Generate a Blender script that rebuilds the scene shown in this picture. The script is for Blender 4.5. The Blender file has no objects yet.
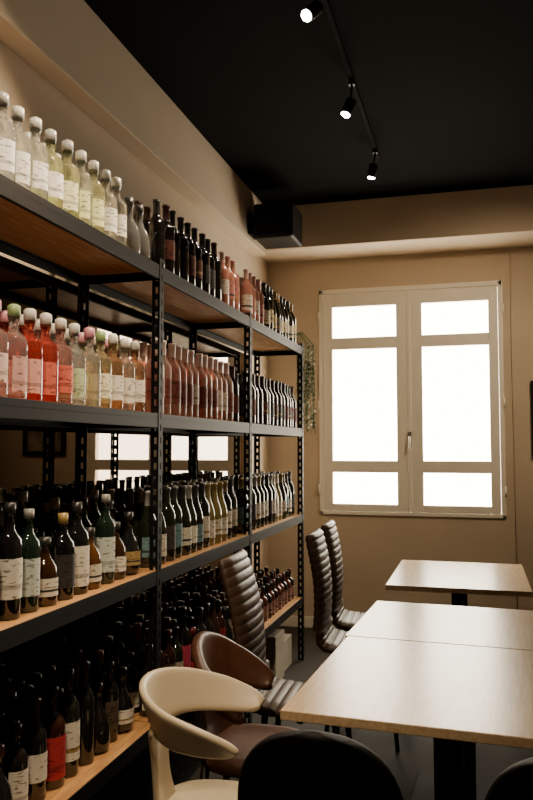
import bpy, math, random
from mathutils import Matrix, Vector
random.seed(31)
S=bpy.context.scene
R=math.radians
# ---------------- materials ----------------
def newmat(name):
    m=bpy.data.materials.new(name); m.use_nodes=True
    nt=m.node_tree; b=nt.nodes['Principled BSDF']
    return m,nt,b
def mat(name,col,rough=.5,metal=0,var=.12,scale=12,bump=0,spec=.5):
    m,nt,b=newmat(name)
    b.inputs['Roughness'].default_value=rough; b.inputs['Metallic'].default_value=metal
    b.inputs['Specular IOR Level'].default_value=spec
    tc=nt.nodes.new('ShaderNodeTexCoord'); n=nt.nodes.new('ShaderNodeTexNoise')
    n.inputs['Scale'].default_value=scale; n.inputs['Detail'].default_value=5
    nt.links.new(tc.outputs['Object'],n.inputs['Vector'])
    r=nt.nodes.new('ShaderNodeValToRGB')
    r.color_ramp.elements[0].position=.3; r.color_ramp.elements[1].position=.7
    r.color_ramp.elements[0].color=[c*(1-var) for c in col[:3]]+[1]
    r.color_ramp.elements[1].color=[min(1,c*(1+var)) for c in col[:3]]+[1]
    nt.links.new(n.outputs['Fac'],r.inputs['Fac']); nt.links.new(r.outputs['Color'],b.inputs['Base Color'])
    if bump:
        bp=nt.nodes.new('ShaderNodeBump'); bp.inputs['Strength'].default_value=bump; bp.inputs['Distance'].default_value=.01
        nt.links.new(n.outputs['Fac'],bp.inputs['Height']); nt.links.new(bp.outputs['Normal'],b.inputs['Normal'])
    return m
def wood(name,c1,c2,rough,axis='Y',scale=6):
    m,nt,b=newmat(name); b.inputs['Roughness'].default_value=rough
    tc=nt.nodes.new('ShaderNodeTexCoord'); mp=nt.nodes.new('ShaderNodeMapping')
    mp.inputs['Scale'].default_value=(14,.9,14) if axis=='Y' else (.9,14,14)
    n=nt.nodes.new('ShaderNodeTexNoise'); n.inputs['Scale'].default_value=scale; n.inputs['Detail'].default_value=8; n.inputs['Distortion'].default_value=.6
    r=nt.nodes.new('ShaderNodeValToRGB'); r.color_ramp.elements[0].position=.35; r.color_ramp.elements[1].position=.68
    r.color_ramp.elements[0].color=(*c1,1); r.color_ramp.elements[1].color=(*c2,1)
    L=nt.links.new; L(tc.outputs['Object'],mp.inputs[0]); L(mp.outputs[0],n.inputs['Vector']); L(n.outputs['Fac'],r.inputs['Fac']); L(r.outputs['Color'],b.inputs['Base Color'])
    return m
def attrmat(name,rough,spec=.5,clear=False,printed=False,glass=False):
    m,nt,b=newmat(name); b.inputs['Roughness'].default_value=rough; b.inputs['Specular IOR Level'].default_value=spec
    a=nt.nodes.new('ShaderNodeAttribute'); a.attribute_name='Col'
    src=a.outputs['Color']; L=nt.links.new
    if printed:
        tc=nt.nodes.new('ShaderNodeTexCoord'); n=nt.nodes.new('ShaderNodeTexNoise'); n.inputs['Scale'].default_value=100
        mp=nt.nodes.new('ShaderNodeMapping'); mp.inputs['Scale'].default_value=(.45,.45,1.5)
        r=nt.nodes.new('ShaderNodeValToRGB'); r.color_ramp.elements[0].position=.36; r.color_ramp.elements[1].position=.42
        r.color_ramp.elements[0].color=(.35,.32,.3,1); r.color_ramp.elements[1].color=(1,1,1,1)
        mx=nt.nodes.new('ShaderNodeMix'); mx.data_type='RGBA'; mx.blend_type='MULTIPLY'; mx.inputs[0].default_value=1
        L(tc.outputs['Object'],mp.inputs[0]); L(mp.outputs[0],n.inputs['Vector']); L(n.outputs['Fac'],r.inputs[0])
        L(src,mx.inputs[6]); L(r.outputs[0],mx.inputs[7]); src=mx.outputs[2]
    L(src,b.inputs['Base Color'])
    if clear:
        t=nt.nodes.new('ShaderNodeBsdfTransparent'); mx=nt.nodes.new('ShaderNodeMixShader'); 
        lw=nt.nodes.new('ShaderNodeLayerWeight'); lw.inputs['Blend'].default_value=.3
        mr=nt.nodes.new('ShaderNodeMapRange'); mr.inputs[3].default_value=.14; mr.inputs[4].default_value=.75
        L(lw.outputs['Facing'],mr.inputs[0]); L(mr.outputs[0],mx.inputs[0])
        L(src,t.inputs['Color']); L(t.outputs[0],mx.inputs[1]); L(b.outputs[0],mx.inputs[2])
        L(mx.outputs[0],nt.nodes['Material Output'].inputs['Surface'])
    if glass:
        b.inputs['Transmission Weight'].default_value=.90; b.inputs['IOR'].default_value=1.42
        t=nt.nodes.new('ShaderNodeBsdfTransparent'); mx=nt.nodes.new('ShaderNodeMixShader'); mx.inputs[0].default_value=.70
        L(src,t.inputs['Color']); L(t.outputs[0],mx.inputs[1]); L(b.outputs[0],mx.inputs[2])
        L(mx.outputs[0],nt.nodes['Material Output'].inputs['Surface'])
    return m
def emis(name,col,st):
    m,nt,b=newmat(name); b.inputs['Base Color'].default_value=(*col,1)
    b.inputs['Emission Color'].default_value=(*col,1); b.inputs['Emission Strength'].default_value=st
    return m
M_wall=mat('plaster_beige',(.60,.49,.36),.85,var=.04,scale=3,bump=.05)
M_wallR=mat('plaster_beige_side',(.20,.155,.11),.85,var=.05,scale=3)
M_ceil=mat('ceiling_black',(.0025,.0022,.002),.95,var=.2,scale=4,spec=.08)
M_track=mat('track_black',(.002,.002,.002),.9,var=.2,scale=4,spec=.1)
M_floor=mat('floor_dark_tile',(.022,.017,.013),.6,var=.2,scale=5,spec=.3)
M_frame=mat('window_paint_cream',(.92,.86,.75),.45,var=.02,scale=6)
M_steel=mat('black_steel',(.005,.005,.007),.6,metal=0,var=.2,scale=30,spec=.18)
M_black=mat('black_plastic',(.006,.005,.005),.5,var=.2,scale=20,spec=.25)
M_blackfab=mat('black_leatherette',(.005,.004,.005),.65,var=.2,scale=60,bump=.2,spec=.2)
M_board=wood('shelf_board_wood',(.36,.17,.055),(.62,.34,.13),.5)
M_table=wood('table_oak',(.54,.37,.21),(.68,.50,.31),.27)
M_cream=mat('cream_plastic',(.60,.50,.35),.4,var=.03,scale=5)
M_brown=mat('brown_leather',(.075,.028,.014),.38,var=.2,scale=25,bump=.15)
M_brownD=mat('brown_leather_ribbed',(.055,.029,.018),.45,var=.2,scale=25,bump=.1)
M_mirror,nt_,b_=newmat('tinted_mirror'); b_.inputs['Base Color'].default_value=(.22,.18,.14,1); b_.inputs['Metallic'].default_value=1; b_.inputs['Roughness'].default_value=.01
M_leaf=mat('leaf_green',(.07,.13,.03),.5,var=.4,scale=40)
M_pot=mat('terracotta',(.35,.16,.08),.7)
M_box=mat('carton_white',(.55,.50,.42),.7,var=.06)
M_print=mat('print_paper',(.25,.2,.15),.6,var=.6,scale=8)
M_chrome=mat('brushed_metal',(.5,.48,.45),.3,metal=1,var=.05)
B_dark=attrmat('bottle_dark_glass',.04,.9)
B_clear=attrmat('bottle_rose_glass',.04,.9,clear=True)
B_label=attrmat('bottle_label',.6,.3,printed=True)
B_cap=attrmat('bottle_cap',.3,.5)
B_glass=attrmat('bottle_clear_glass',.015,.8,glass=True)
BM=[B_dark,B_clear,B_label,B_cap,B_glass]
M_glass,ntg,bg=newmat('window_glass')
bg.inputs['Roughness'].default_value=.02
tg=ntg.nodes.new('ShaderNodeBsdfTransparent'); mg=ntg.nodes.new('ShaderNodeMixShader'); mg.inputs[0].default_value=.06
ntg.links.new(tg.outputs[0],mg.inputs[1]); ntg.links.new(bg.outputs[0],mg.inputs[2]); ntg.links.new(mg.outputs[0],ntg.nodes['Material Output'].inputs['Surface'])
M_lamp=emis('lamp_face',(1,.9,.75),60)
# ---------------- mesh builder ----------------
class MB:
    def __init__(s): s.v=[];s.f=[];s.m=[];s.c=[];s.s=[]
    def face(s,idx,mi=0,col=(1,1,1),sm=False):
        s.f.append(idx);s.m.append(mi);s.c.append(col);s.s.append(sm)
    def box(s,x0,x1,y0,y1,z0,z1,mi=0,col=(1,1,1)):
        n=len(s.v); s.v+=[(x,y,z) for z in(z0,z1) for y in(y0,y1) for x in(x0,x1)]
        for q in((0,2,3,1),(4,5,7,6),(0,1,5,4),(2,6,7,3),(0,4,6,2),(1,3,7,5)): s.face([n+i for i in q],mi,col)
    def lathe(s,cx,cy,cz,prof,seg=16,a0=0,a1=2*math.pi):
        full=abs(a1-a0-2*math.pi)<1e-6; k=seg if full else seg+1
        n=len(s.v)
        for (r,z,mi,col) in prof:
            for i in range(k):
                a=a0+(a1-a0)*i/seg; s.v.append((cx+r*math.cos(a),cy+r*math.sin(a),cz+z))
        for j in range(len(prof)-1):
            mi,col=prof[j][2],prof[j][3]
            for i in range(seg):
                i2=(i+1)%k if full else i+1
                s.face([n+j*k+i,n+j*k+i2,n+(j+1)*k+i2,n+(j+1)*k+i],mi,col,True)
    def tube(s,pts,rad,seg=10,mi=0,col=(1,1,1)):
        n=len(s.v); P=[Vector(p) for p in pts]
        rads=rad if isinstance(rad,(list,tuple)) else [rad]*len(P)
        for i,p in enumerate(P):
            t=(P[min(i+1,len(P)-1)]-P[max(i-1,0)]).normalized()
            up=Vector((0,0,1)) if abs(t.z)<.9 else Vector((1,0,0))
            a=t.cross(up).normalized(); b=t.cross(a).normalized()
            for k in range(seg):
                an=2*math.pi*k/seg; s.v.append(tuple(p+(a*math.cos(an)+b*math.sin(an))*rads[i]))
        for i in range(len(P)-1):
            for k in range(seg):
                k2=(k+1)%seg; s.face([n+i*seg+k,n+i*seg+k2,n+(i+1)*seg+k2,n+(i+1)*seg+k],mi,col,True)
        s.face([n+k for k in range(seg)][::-1],mi,col); s.face([n+(len(P)-1)*seg+k for k in range(seg)],mi,col)
    def grid(s,fn,nu,nv,mi=0,col=(1,1,1),cu=False):
        n=len(s.v)
        for j in range(nv+1):
            for i in range(nu+1): s.v.append(tuple(fn(i/nu,j/nv)))
        for j in range(nv):
            for i in range(nu): s.face([n+j*(nu+1)+i,n+j*(nu+1)+i+1,n+(j+1)*(nu+1)+i+1,n+(j+1)*(nu+1)+i],mi,col,True)
    def obj(s,name,mats,parent=None,bevel=0,solid=0,subsurf=0,loc=(0,0,0),weld=False):
        me=bpy.data.meshes.new(name); me.from_pydata(s.v,[],s.f)
        for m in mats: me.materials.append(m)
        me.polygons.foreach_set('material_index',s.m); me.polygons.foreach_set('use_smooth',s.s)
        at=me.color_attributes.new('Col','FLOAT_COLOR','CORNER'); buf=[]
        for f,c in zip(s.f,s.c):
            buf+= [c[0],c[1],c[2],1]*len(f)
        at.data.foreach_set('color',buf); me.update()
        o=bpy.data.objects.new(name,me); S.collection.objects.link(o); o.location=loc
        if parent: o.parent=parent
        if weld: w=o.modifiers.new('w','WELD'); w.merge_threshold=.0005
        if solid: q=o.modifiers.new('s','SOLIDIFY'); q.thickness=solid; q.offset=0
        if bevel: b=o.modifiers.new('b','BEVEL'); b.width=bevel; b.segments=3; b.limit_method='ANGLE'
        if subsurf: q=o.modifiers.new('ss','SUBSURF'); q.levels=subsurf; q.render_levels=subsurf
        return o
def empty(name,loc=(0,0,0),rz=0):
    e=bpy.data.objects.new(name,None); S.collection.objects.link(e); e.location=loc; e.rotation_euler=(0,0,R(rz)); e.empty_display_size=.1
    return e
def simple(name,boxes,m,bevel=0,parent=None):
    b=MB()
    for x in boxes: b.box(*x)
    return b.obj(name,[m],parent,bevel)
# ---------------- room ----------------
XL,XR,YB,YN,ZC=-1.72,2.1,6.3,-2.2,3.44
simple('floor',[(XL-.2,XR+.2,YN-.2,YB+.25,-.1,0)],M_floor)
simple('ceiling',[(XL-.2,XR+.2,YN-.2,YB+.25,ZC,ZC+.1)],M_ceil)
simple('wall_left',[(XL-.2,XL,YN-.2,YB+.25,0,ZC)],M_wall)
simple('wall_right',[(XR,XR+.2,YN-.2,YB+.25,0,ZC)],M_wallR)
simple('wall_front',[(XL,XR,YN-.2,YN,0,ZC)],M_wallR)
WX0,WX1,WZ0,WZ1=-1.27,.22,.94,2.83
simple('wall_back',[(XL,WX0,YB,YB+.25,0,ZC),(WX1,XR,YB,YB+.25,0,ZC),(WX0,WX1,YB,YB+.25,0,WZ0),(WX0,WX1,YB,YB+.25,WZ1,ZC)],M_wall)
simple('trim_1',[(XL,-1.61,YN,YB-.46,3.04,ZC)],M_wall,.008)
simple('trim_2',[(XL,XR,YB-.46,YB,3.09,ZC)],M_wall,.008)
simple('baseboard_back',[(XL+.02,XR,YB-.015,YB,0,.09)],M_frame,.003)
simple('baseboard_left',[(XL,XL+.015,YN,YB-.02,0,.09)],M_frame,.003)
# window
we=empty('window_1')
b=MB()
fy0,fy1=YB-.02,YB+.06
b.box(WX0,WX0+.035,fy0,fy1,WZ0,WZ1); b.box(WX1-.035,WX1,fy0,fy1,WZ0,WZ1)
b.box(WX0,WX1,fy0,fy1,WZ0,WZ0+.03); b.box(WX0,WX1,fy0,fy1,WZ1-.04,WZ1)
b.obj('outer_frame',[M_frame],we,.006)
def sash(nm,x0,x1,px0,px1):
    b=MB(); y0,y1=YB-.015,YB+.03
    za,zb=WZ0+.032,WZ1-.042
    b.box(x0,px0,y0,y1,za,zb); b.box(px1,x1,y0,y1,za,zb)
    zs=[za,1.03,1.29,1.387,2.317,2.415,2.677,zb]
    for i in (0,2,4,6): b.box(px0,px1,y0,y1,zs[i],zs[i+1])
    b.obj(nm,[M_frame],we,.004)
    g=MB(); g.box(px0,px1,YB+.008,YB+.012,1.03,2.68); g.obj(nm+'_glass',[M_glass],we)
sash('sash_left',WX0+.037,-.521,-1.156,-.624)
sash('sash_right',-.519,WX1-.037,-.4145,.109)
simple('astragal',[(-.535,-.505,YB-.026,YB-.014,WZ0+.035,WZ1-.045)],M_frame,.004,we)
b=MB(); b.box(-.535,-.505,YB-.034,YB-.024,1.50,1.62); b.tube([(-.52,YB-.03,1.58),(-.52,YB-.06,1.58)],.008); b.tube([(-.52,YB-.06,1.585),(-.52,YB-.062,1.47)],[.010,.007])
b.obj('handle',[M_chrome],we)
b=MB()
for z in(1.15,1.85,2.6):
    b.tube([(WX0+.0,YB-.027,z-.04),(WX0+.0,YB-.027,z+.04)],.009); b.tube([(WX1,YB-.027,z-.04),(WX1,YB-.027,z+.04)],.009)
b.obj('hinges',[M_frame],we)
# cable & picture
b=MB(); b.tube([(.29,YB-.008,3.05),(.285,YB-.008,2.2),(.292,YB-.008,1.3),(.288,YB-.008,.09)],.005); b.obj('wall_cable',[M_wall])
pf=empty('picture_frame'); 
simple('frame',[(.42,.46,YB-.03,YB,1.42,2.02),(.82,.86,YB-.03,YB,1.42,2.02),(.46,.82,YB-.03,YB,1.42,1.46),(.46,.82,YB-.03,YB,1.98,2.02)],M_black,.003,pf)
simple('print',[(.46,.82,YB-.012,YB-.002,1.46,1.98)],M_print,0,pf)
# mirror behind shelves
me_=empty('wall_mirror')
simple('mirror_backing',[(XL,-1.625,.2,5.42,.1,2.18)],M_black,0,me_)
simple('mirror_glass',[(-1.625,-1.62,.2,5.42,.1,2.18)],M_mirror,0,me_)
# ---------------- shelving rack ----------------
XF,XBK=-1.2,-1.56
POST=[.28,1.53,2.78,4.03,5.34]; SZ=[.44,1.02,1.63,2.22]
b=MB()
def plate(orig,du,w,z0,z1,pitch=.05,hw=.011,hh=.026):
    o=Vector(orig);d=Vector(du); n=int(round((z1-z0)/pitch))
    us=[0,(w-hw)/2,(w+hw)/2,w]
    for i in range(n):
        za=z0+i*pitch; zz=[za,za+(pitch-hh)/2,za+(pitch+hh)/2,za+pitch]
        for a in range(3):
            for c in range(3):
                if a==1 and c==1: continue
                q=[o+d*us[a]+Vector((0,0,zz[c])),o+d*us[a+1]+Vector((0,0,zz[c])),o+d*us[a+1]+Vector((0,0,zz[c+1])),o+d*us[a]+Vector((0,0,zz[c+1]))]
                k=len(b.v); b.v+=[tuple(p) for p in q]; b.face([k,k+1,k+2,k+3],0)
for y in POST:
    for xx,s in((XF,-1),(XBK,1)):
        plate((xx,y-.02,0),(0,1,0),.04,0,2.25)
        plate((xx,y,0),(s,0,0),.04,0,2.25)
re_=empty('shelving_rack')
b.obj('posts',[M_steel],re_,0,.003,weld=True)
b=MB()
for y0,y1 in zip(POST[:-1],POST[1:]):
    for z in SZ:
        for xx,s in((XF,-1),(XBK,1)):
            b.box(min(xx,xx+s*.004),max(xx,xx+s*.004),y0+.02,y1-.02,z-.052,z+.002)
            b.box(min(xx,xx+s*.018),max(xx,xx+s*.018),y0+.02,y1-.02,z-.022,z-.018)
            b.box(min(xx,xx+s*.016),max(xx,xx+s*.016),y0+.02,y1-.02,z-.054,z-.050)
for y in POST:
    for z in SZ: b.box(XBK,XF,y-.004,y-.001,z-.055,z-.018)
b.obj('beams',[M_steel],re_,.0015)
b=MB()
for y0,y1 in zip(POST[:-1],POST[1:]):
    for z in SZ: b.box(XBK+.006,XF-.005,y0+.003,y1-.006,z-.017,z)
b.obj('boards',[M_board],re_,.001)
# ---------------- bottles ----------------
FA=R(-38)
def bottle(mb,x,y,z,kind,gm,g,l,c,sc=1,acc=None,seg=20,hs=1):
    if l is not None: acc=acc or random.choice([tuple(v*.6 for v in l),tuple(v*.6 for v in l),l,(.05,.05,.05),(.35,.24,.08)] if gm==0 else [tuple(v*.6 for v in l)])
    if kind=='wine':
        r=.037; P=[(0,0,gm,g),(r*.93,0,gm,g),(r,.006,gm,g),(r,.185,gm,g),(r*.93,.2,gm,g),(r*.7,.216,gm,g),(r*.46,.23,gm,g),(.0145,.242,3,c),(.0142,.285,3,c),(.0165,.288,3,c),(.0165,.3,3,c),(0,.302,3,c)]; lz=(.055,.145)
    elif kind=='burg':
        r=.040; P=[(0,0,gm,g),(r*.93,0,gm,g),(r,.006,gm,g),(r,.14,gm,g),(r*.93,.165,gm,g),(r*.75,.19,gm,g),(r*.52,.215,gm,g),(.016,.24,3,c),(.0145,.285,3,c),(.0165,.287,3,c),(.0165,.298,3,c),(0,.3,3,c)]; lz=(.04,.12)
    elif kind=='gin':
        r=.039; P=[(0,0,gm,g),(r*.95,0,gm,g),(r,.006,gm,g),(r*1.0,.135,gm,g),(r*.96,.150,gm,g),(r*.78,.164,gm,g),(r*.45,.172,gm,g),(.0135,.18,gm,g),(.013,.205,gm,g),(.0155,.206,gm,g),(.0155,.214,3,c),(.0175,.215,3,c),(.0175,.241,3,c),(.010,.246,3,c),(0,.246,3,c)]; lz=(.03,.11)
    elif kind=='spirit':
        r=.040; P=[(0,0,gm,g),(r*.95,0,gm,g),(r,.006,gm,g),(r*1.0,.17,gm,g),(r*.93,.188,gm,g),(r*.66,.203,gm,g),(.017,.218,gm,g),(.015,.25,gm,g),(.017,.251,3,c),(.017,.285,3,c),(0,.286,3,c)]; lz=(.035,.15)
    elif kind=='tall':
        r=.034; P=[(0,0,gm,g),(r*.95,0,gm,g),(r,.006,gm,g),(r*1.04,.20,gm,g),(r*.98,.215,gm,g),(r*.6,.232,gm,g),(.0145,.245,gm,g),(.0135,.285,gm,g),(.016,.286,3,c),(.016,.315,3,c),(0,.316,3,c)]; lz=(.05,.165)
    elif kind=='squat':
        r=.047; P=[(0,0,gm,g),(r*.92,0,gm,g),(r,.01,gm,g),(r*.98,.10,gm,g),(r*.9,.13,gm,g),(r*.66,.152,gm,g),(.019,.168,gm,g),(.016,.20,gm,g),(.021,.201,3,c),(.021,.232,3,c),(0,.233,3,c)]; lz=(.025,.095)
    elif kind=='round':
        r=.052; P=[(0,0,gm,g),(r*.7,0,gm,g),(r*.92,.015,gm,g),(r,.05,gm,g),(r*.97,.09,gm,g),(r*.8,.13,gm,g),(r*.45,.165,gm,g),(.017,.185,gm,g),(.015,.225,gm,g),(.02,.227,3,c),(.02,.262,3,c),(0,.264,3,c)]; lz=(.04,.1)
    rr=r
    P=[(a*sc,h*sc*hs,m_,c_) for a,h,m_,c_ in P]
    mb.lathe(x,y,z,P,seg)
    if l is not None:
        z0,z1=lz; fa=FA+random.uniform(-.3,.3); dz=z1-z0
        rl=(rr*1.045 if kind=='tall' else rr*1.01)+.0012; q=sc*hs
        z0+=random.uniform(-.01,.01); 
        wd=random.uniform(.95,1.3) if gm!=4 else random.uniform(.6,.9)
        mb.lathe(x,y,z,[(rl*sc,z0*q,2,l),(rl*sc,(z0+dz*.22)*q,2,acc),(rl*sc,(z0+dz*.34)*q,2,l),(rl*sc,z1*q,2,l)],9,fa-wd,fa+wd)
WH=(.84,.80,.70)
def fill(name,y0,y1,zi,spec,rows=3,pitch=.088,x0=-1.28,dx=.085,gap=0,jit=.005):
    mb=MB(); z=SZ[zi]+.0005
    n=int((y1-y0)/pitch)
    for r_ in range(rows):
        for i in range(n):
            if random.random()<gap: continue
            k,gm,g,l,c,sc=spec(i/max(1,n-1),r_,i)
            y=y0+pitch*(i+.5)+random.uniform(-jit,jit)
            if k in('round','squat'): sc=min(sc,.88)
            bottle(mb,x0-dx*r_+random.uniform(-jit,jit),y,z,k,gm,g,l,c,min(1.04,sc),hs=sc/min(1.04,sc)*random.uniform(.99,1.01))
    return mb.obj(name,BM)
ch=random.choice
def s_clear(t,r,i):
    if t<.45: g=ch([(.96,.97,.96),(.94,.96,.94),(.97,.97,.97)]); l=ch([(.92,.92,.90),None,(.8,.85,.74),(.9,.9,.86)])
    elif t<.9: g=ch([(.92,.95,.66),(.95,.96,.82),(.95,.97,.90)]); l=ch([(.80,.84,.45),(.50,.62,.18),(.85,.85,.6),(.92,.9,.84)])
    else: g=(.94,.93,.87); l=(.9,.88,.8)
    return 'gin',4,g,l,ch([(.45,.45,.44),(.72,.72,.69),(.64,.64,.61)]),1.06
def s_color(t,r,i):
    j=int(t*9.99)
    if j<2: g,l=(.96,.80,.76),ch([(.80,.50,.46),(.88,.85,.80),(.88,.66,.62)])
    elif j<3: g,l=(.96,.95,.94),(.72,.42,.40)
    elif j<5: g,l=ch([(.94,.26,.20),(.96,.60,.55)]),ch([(.86,.80,.74),(.70,.16,.12),(.82,.42,.36)])
    elif j<7: g,l=(.95,.95,.94),ch([(.55,.65,.4),(.9,.9,.85),None])
    elif j<8: g,l=(.93,.92,.66),(.9,.85,.6)
    else: g,l=ch([(.95,.92,.84),(.90,.66,.42)]),(.85,.8,.7)
    return 'gin',4,g,l,ch([(.62,.28,.34),(.78,.76,.71),(.60,.58,.54),(.60,.58,.54),(.7,.68,.63),(.28,.40,.18)]),1.12
def s_red(t,r,i): return 'wine',0,(.010,.008,.008),ch([None,(.12,.03,.02),(.05,.045,.04)]),ch([(.02,.02,.02),(.04,.01,.01)]),1.0
def s_redlab(t,r,i): return ch(['wine','burg']),0,(.012,.012,.006),ch([(.6,.45,.2),(.7,.65,.5),(.2,.17,.12)]),ch([(.25,.15,.04),(.03,.03,.03)]),.98
def s_rose(t,r,i): return 'wine',1,ch([(.88,.62,.54),(.90,.68,.62)]),ch([(.22,.07,.06),(.8,.70,.64),(.20,.06,.05)]),ch([(.74,.56,.50),(.70,.52,.47)]),1.04
def s_rosed(t,r,i): return 'wine',0,(.42,.18,.14),ch([(.5,.2,.17),(.7,.6,.52)]),ch([(.48,.24,.19),(.6,.42,.36)]),.96
def s_grey(t,r,i): return 'round',0,(.10,.10,.10),None,(.06,.06,.06),1.0
K=(.02,.02,.02)
SP=[('spirit',(.008,.008,.008),WH,K),('wine',(.010,.009,.008),(.74,.64,.48),(.10,.02,.02)),('squat',(.035,.014,.005),WH,(.03,.03,.03)),
('spirit',(.010,.016,.010),(.20,.42,.46),(.5,.5,.5)),('tall',(.008,.008,.010),WH,K),('squat',(.10,.04,.012),(.72,.66,.54),K),
('burg',(.010,.010,.008),(.80,.74,.60),(.25,.16,.05)),('spirit',(.006,.006,.006),(.045,.04,.04),(.35,.24,.08)),('round',(.012,.012,.012),(.42,.30,.12),K),
('tall',(.010,.022,.014),(.62,.70,.66),(.25,.25,.24)),('wine',(.008,.007,.008),WH,(.16,.02,.02)),('spirit',(.06,.022,.007),(.80,.74,.6),K)]
def s_spirit(t,r,i):
    k,g,l,c=SP[(i*5+r*7+random.randint(0,1))%len(SP)]
    return k,0,g,l,c,random.uniform(.90,1.10)
def s_white(t,r,i):
    if t>.45 and random.random()<.22: return 'burg',0,(.26,.22,.08),WH,ch([(.35,.28,.1),(.6,.55,.4)]),1.0
    return ch(['wine','burg','wine']),0,ch([(.016,.02,.010),(.012,.012,.010)]),ch([WH,WH,(.75,.7,.6),(.16,.28,.32),(.06,.05,.05)]),ch([(.02,.02,.02),(.3,.3,.28),(.03,.03,.03),(.25,.18,.08)]),1.02
def s_dark(t,r,i):
    l=ch([None,(.1,.07,.05),(.45,.38,.28),(.34,.03,.04),WH])
    if .3<t<.62: l=ch([(.50,.04,.05),(.46,.05,.10),(.30,.04,.03),WH])
    return ch(['wine','spirit','burg','tall','spirit','round']),0,ch([(.010,.01,.01),(.012,.009,.008),(.014,.018,.012),(.035,.012,.008),(.01,.01,.012)]),l,ch([(.02,.02,.02),(.05,.02,.02),(.14,.02,.02),(.02,.02,.02)]),random.uniform(.88,1.1)
def s_small(t,r,i): return 'gin',0,ch([(.16,.05,.04),(.02,.02,.02)]),(.40,.22,.18),ch([(.03,.03,.03),(.2,.07,.07)]),.85
P1,P2,P3,P4=POST[1]+.03,POST[2]+.03,POST[3]+.03,POST[4]-.03
fill('clear_gin_bottles',P1,2.56,3,s_clear,x0=-1.255)
fill('grey_stoneware_bottles',2.57,2.75,3,s_grey,rows=2,pitch=.09,x0=-1.27,dx=.12)
fill('red_wine_bottles',P2,3.62,3,s_red,x0=-1.255)
fill('rose_wine_bottles',3.64,3.99,3,s_rosed,x0=-1.255)
fill('rose_wine_bottles',P3,4.42,3,s_rosed,x0=-1.255)
fill('red_wine_bottles',4.44,P4,3,s_redlab,x0=-1.255)
fill('flavored_gin_bottles',P1,2.75,2,s_color,x0=-1.26)
fill('rose_wine_bottles',P2,3.82,2,s_rose,pitch=.084,x0=-1.26)
fill('red_wine_bottles',3.83,4.0,2,s_red,x0=-1.26)
fill('red_wine_bottles',P3,P4,2,s_red,x0=-1.26)
fill('whisky_bottles',P1,2.75,1,s_spirit,pitch=.096,jit=.005)
fill('white_wine_bottles',P2,3.99,1,s_white)
fill('assorted_wine_bottles',P3,P4,1,s_white)
fill('liqueur_bottles',P1,2.75,0,s_dark,pitch=.096,jit=.006,x0=-1.30,dx=.09,rows=3)
fill('liqueur_bottles',P2,3.99,0,s_dark,pitch=.096,jit=.006)
fill('small_cordial_bottles',P3,P4,0,s_small,rows=3)
for zi,sp,nm in((3,s_clear,'clear_gin_bottles'),(2,s_color,'flavored_gin_bottles'),(1,s_spirit,'whisky_bottles'),(0,s_dark,'liqueur_bottles')):
    fill(nm,.32,1.5,zi,sp,rows=2,pitch=.096)
cb=empty('storage_cartons')
simple('carton_tall',[(-1.50,-1.24,4.72,4.95,0,.30)],M_box,.004,cb)
simple('carton_short',[(-1.50,-1.26,4.98,5.24,0,.20)],M_box,.004,cb)
# ---------------- tables ----------------
def table(x0,x1,y0,y1,rz=0,name='dining_table'):
    e=empty(name,((x0+x1)/2,(y0+y1)/2,0),rz); w=(x1-x0)/2; h=(y1-y0)/2
    b=MB(); b.box(-w,w,-h,h,.722,.75); b.obj('top',[M_table],e,.003)
    b=MB(); b.box(-.045,.045,-.045,.045,.02,.70); b.box(-.22,.22,-.22,.22,0,.02); b.box(-.2,.2,-.2,.2,.70,.722); b.obj('pedestal',[M_black],e,.004)
table(-.53,.33,2.13,3.03,-3); table(-.50,.36,3.036,3.76,-3); table(-.49,.27,4.22,5.18)
# ---------------- chairs ----------------
def legs(e,m,top=.42,a=.15,bt=.21,r0=.016,r1=.010):
    b=MB()
    for sx in(-1,1):
        for sy in(-1,1): b.tube([(sx*a,sy*a,top),(sx*bt,sy*bt,0)],[r0,r1])
    b.box(-a,a,-.012,.012,top-.03,top-.012); b.box(-.012,.012,-a,a,top-.03,top-.012)
    b.obj('legs',[m],e)
def seatpad(e,m,z=.44,rx=.22,ry=.215,th=.03,dish=.02,cx=0):
    b=MB()
    def fn(u,v):
        a=u*2*math.pi; rr=v
        c,s=math.cos(a),math.sin(a)
        x=abs(c)**.75*math.copysign(1,c)*rx*rr+cx; y=abs(s)**.75*math.copysign(1,s)*ry*rr
        return (x,y,z-dish*(1-rr*rr))
    b.grid(fn,32,6); b.obj('seat',[m],e,0,th,1,weld=True)
def armshell(name,loc,rz,m,mleg,A=110,rx0=.19,ry0=.205,hb=.075,drop=.06,zb=.745,th=.022,sw=.05,pad=.03,srx=.20,scx=.02,leg=.18):
    e=empty(name,loc,rz)
    seatpad(e,m,.44,srx,.19,pad,.02,scx)
    b=MB(); A=R(A)
    def band(u,v):
        a=(u*2-1)*A; k=abs(u*2-1)
        hh=hb*(1-.5*k**1.5)*math.sqrt(max(.02,1-k**8))
        zc=zb-drop*k**2
        fl=(v-.5)*.05
        rx=rx0+fl; ry=ry0+fl
        ext=.05*max(0,k-.6)/.4
        return (-math.cos(a)*rx+ext,math.sin(a)*ry,zc+(v*2-1)*hh)
    b.grid(band,40,6); b.obj('backrest_band',[m],e,0,th,1)
    b=MB()
    def splat(u,v):
        s=u*2-1
        wid=sw+.10*(v**4)+.05*(1-v)**3
        x=-(rx0-.035)-.02*math.sin(v*math.pi/2)
        y=s*wid
        x+= 1.3*y*y
        return (x,y,.425+v*(zb-hb+.03-.425))
    b.grid(splat,8,10); b.obj('back_splat',[m],e,0,.02,1)
    legs(e,mleg,.42,.13,leg)
    return e
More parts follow.
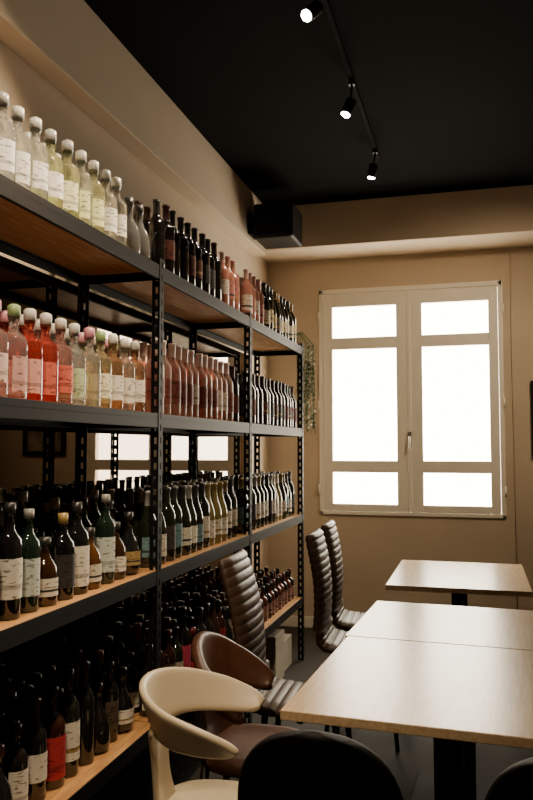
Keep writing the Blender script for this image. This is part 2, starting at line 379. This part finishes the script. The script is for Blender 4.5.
armshell('cream_plastic_armchair',(-.755,2.17,0),6,M_cream,M_cream,A=108,srx=.18,scx=-.005,leg=.15)
armshell('brown_leather_armchair',(-.775,2.64,0),0,M_brown,M_black,A=80,rx0=.18,ry0=.20,hb=.10,drop=.12,zb=.73,th=.04,sw=.13,pad=.06)
def ribbed(loc,rz,lean=.10):
    e=empty('ribbed_high_back_chair',loc,rz)
    pts=[]
    for i in range(12): pts.append((.22-i*.034,.47-.012*math.sin(i/11*math.pi)))
    cx,cz=pts[-1]
    for i in range(1,7):
        a=i/6*R(80); pts.append((cx-.06*math.sin(a),cz+.06*(1-math.cos(a))))
    px,pz=pts[-1]
    for i in range(1,19):
        t=i/18; pts.append((px-lean*t+.03*math.sin(t*math.pi),pz+.53*t))
    P=[Vector((p[0],0,p[1])) for p in pts]; L=[0]
    for a,c in zip(P[:-1],P[1:]): L.append(L[-1]+(c-a).length)
    def at(s):
        for i in range(len(P)-1):
            if s<=L[i+1]+1e-9:
                t=(s-L[i])/(L[i+1]-L[i]); return P[i].lerp(P[i+1],t),(P[i+1]-P[i]).normalized()
        return P[-1],(P[-1]-P[-2]).normalized()
    N=208; nr=26; b=MB()
    rows=[]
    for j in range(N+1):
        s=L[-1]*j/N; p,t=at(min(s,L[-1]-1e-6)); nrm=Vector((-t.z,0,t.x))
        rib=abs(math.sin(math.pi*nr*j/N))**.5
        endk=min(1,min(j,N-j)/6+.25)
        th=(.018+.006*rib)*math.sqrt(endk)
        w=.19*(1-.10*max(0,(j/N-.85)/.15)**2)
        ring=[]
        prof=[(-1,0),(-.97,.7),(-.6,1),(0,1),(.6,1),(.97,.7),(1,0),(.97,-.7),(.6,-1),(0,-1),(-.6,-1),(-.97,-.7)]
        for (yy,hh) in prof:
            curve=.02*yy*yy*(1 if j>N*.5 else 0)
            b.v.append(tuple(p+nrm*(th*hh+curve)+Vector((0,yy*w,0)))); ring.append(len(b.v)-1)
        rows.append(ring)
    for a,c in zip(rows[:-1],rows[1:]):
        for i in range(12): b.face([a[i],a[(i+1)%12],c[(i+1)%12],c[i]],0,(1,1,1),True)
    b.face(rows[0][::-1]); b.face(rows[-1])
    b.obj('ribbed_seat_and_back',[M_brownD],e)
    legs(e,M_black,.445,.14,.18,.014,.011)
ribbed((-.69,3.12,0),2,.09); ribbed((-.585,4.06,0),2,.04); ribbed((-.61,4.58,0),3,.04)
def blackchair(loc,rz):
    e=empty('black_dining_chair',loc,rz)
    seatpad(e,M_blackfab,.46,.19,.17,.05,.015)
    b=MB()
    def fn(u,v):
        s=u*2-1
        t=v
        w=.195*(1-max(0,(t-.3)/.7)**3.6)**.5 if t>.3 else .195-.04*(1-t/.3)**2
        w=max(w,.012)
        y=s*w
        return (-.20-.07*t+1.0*y*y,y,.47+.405*t)
    b.grid(fn,20,26); b.obj('backrest',[M_blackfab],e,0,.035,1)
    legs(e,M_black,.44,.13,.16)
blackchair((-.355,1.95,0),90); blackchair((.195,1.95,0),88)
# ---------------- speaker ----------------
sp=empty('wall_speaker')
simple('cabinet',[(-1.55,-1.25,5.25,5.58,3.02,3.28)],M_black,.02,sp)
b=MB()
for i in range(9): b.box(-1.52,-1.28,5.238,5.25,3.04+i*.025,3.052+i*.025)
b.obj('grille',[M_steel],sp,.002)
simple('bracket',[(-1.61,-1.54,5.38,5.44,3.10,3.20),(-1.61,-1.59,5.32,5.5,3.08,3.24)],M_steel,.003,sp)
# ---------------- plant ----------------
pl=empty('trailing_plant')
b=MB(); b.lathe(-1.27,5.27,2.2205,[(0,0,0,(1,1,1)),(.03,0,0,(1,1,1)),(.042,.07,0,(1,1,1)),(.036,.07,0,(1,1,1)),(.03,.055,0,(1,1,1)),(0,.055,0,(1,1,1))],20)
b.obj('pot',[M_pot],pl)
b=MB()
for k in range(22):
    ex=-1.205+random.uniform(-.05,.075); ey=5.40+random.uniform(-.01,.07); ln=random.uniform(.3,.66)
    pts=[(-1.27,5.27,2.28),((-1.27+ex)/2,(5.27+ey)/2,2.33),(ex,ey,2.25)]
    for j in range(1,7): pts.append((ex+random.uniform(-.012,.012),ey+random.uniform(-.012,.012),2.25-ln*j/6))
    b.tube(pts,.0015,5)
    for j in range(44):
        t=random.uniform(0,1)**.9; z=2.25-ln*t; p=Vector((ex,ey,z)); d=Vector((random.uniform(-1,1),random.uniform(-1,1),random.uniform(-.8,.3))).normalized()
        sd=d.cross(Vector((0,0,1))).normalized()*.008; n=len(b.v)
        b.v+=[tuple(p),tuple(p+d*.014+sd),tuple(p+d*.032),tuple(p+d*.014-sd)]; b.face([n,n+1,n+2,n+3])
b.obj('vines',[M_leaf],pl)
# ---------------- track lights ----------------
TX=-.60
def track(TX,y0,y1):
    tr=empty('ceiling_track_light')
    simple('track',[(TX-.012,TX+.012,y0,y1,ZC-.02,ZC)],M_track,.002,tr); return tr
def aim(o,target):
    o.rotation_euler=(Vector(target)-o.location).to_track_quat('-Z','Y').to_euler()
def spot(tr,TX,y,target,energy,size=85,blend=.7):
    loc=Vector((TX-.02,y,ZC-.16)); d=(Vector(target)-loc).normalized()
    b=MB(); b.tube([(TX,y,ZC-.02),(TX,y,ZC-.04)],.018); b.tube([(TX,y,ZC-.04),tuple(loc-d*.03)],.006)
    b.tube([tuple(loc-d*.045),tuple(loc+d*.04)],.028,20); b.obj('spot_head',[M_black],tr)
    b=MB(); b.tube([tuple(loc+d*.0405),tuple(loc+d*.043)],.024,20); b.obj('spot_lens',[M_lamp],tr)
    l=bpy.data.lights.new('spot_lamp','SPOT'); l.energy=energy; l.color=(1,.77,.50); l.spot_size=R(size); l.spot_blend=blend; l.shadow_soft_size=.03
    o=bpy.data.objects.new('spot_lamp',l); S.collection.objects.link(o); o.location=loc+d*.05; aim(o,Vector(o.location)+d); o.parent=tr
t1=track(TX,-.6,5.0)
spot(t1,TX,0.4,(-1.25,1.6,.8),100,75)  # extra head out of view, added to brighten the nearest shelves
spot(t1,TX,1.7,(-1.25,2.1,.8),140,75)  # another unseen head, added for more light on the near lower bottles
spot(t1,TX,2.95,(-1.35,1.95,2.1),200,85)
spot(t1,TX,3.87,(-1.3,3.4,1.3),70)
spot(t1,TX,4.83,(-1.1,4.9,1.0),35)
added_track=track(1.15,0,4.6)  # unseen second track, added only to light the back wall
spot(added_track,1.15,4.2,(-.25,6.3,1.75),120,72,1)  # added lamp, brightens the wall and frame around the window
# ---------------- daylight ----------------
w=bpy.data.worlds.new('World'); S.world=w; w.use_nodes=True
bgn=w.node_tree.nodes['Background']; bgn.inputs[0].default_value=(1,.88,.68,1); bgn.inputs[1].default_value=22
l=bpy.data.lights.new('window_portal','AREA'); l.shape='RECTANGLE'; l.size=1.45; l.size_y=1.85; l.cycles.is_portal=True
o=bpy.data.objects.new('window_portal',l); S.collection.objects.link(o); o.location=((WX0+WX1)/2,YB+.2,(WZ0+WZ1)/2); o.rotation_euler=(R(-90),0,0)
# ---------------- camera ----------------
cd=bpy.data.cameras.new('camera'); cam=bpy.data.objects.new('camera',cd); S.collection.objects.link(cam)
cd.sensor_fit='VERTICAL'; cd.sensor_height=36; cd.lens=34.2; cd.clip_start=.05
cam.matrix_world=Matrix.Translation((0,0,1.5))@Matrix.Rotation(R(15.4),4,'Z')@Matrix.Rotation(R(93.54),4,'X')@Matrix.Rotation(R(0),4,'Z')
S.camera=cam
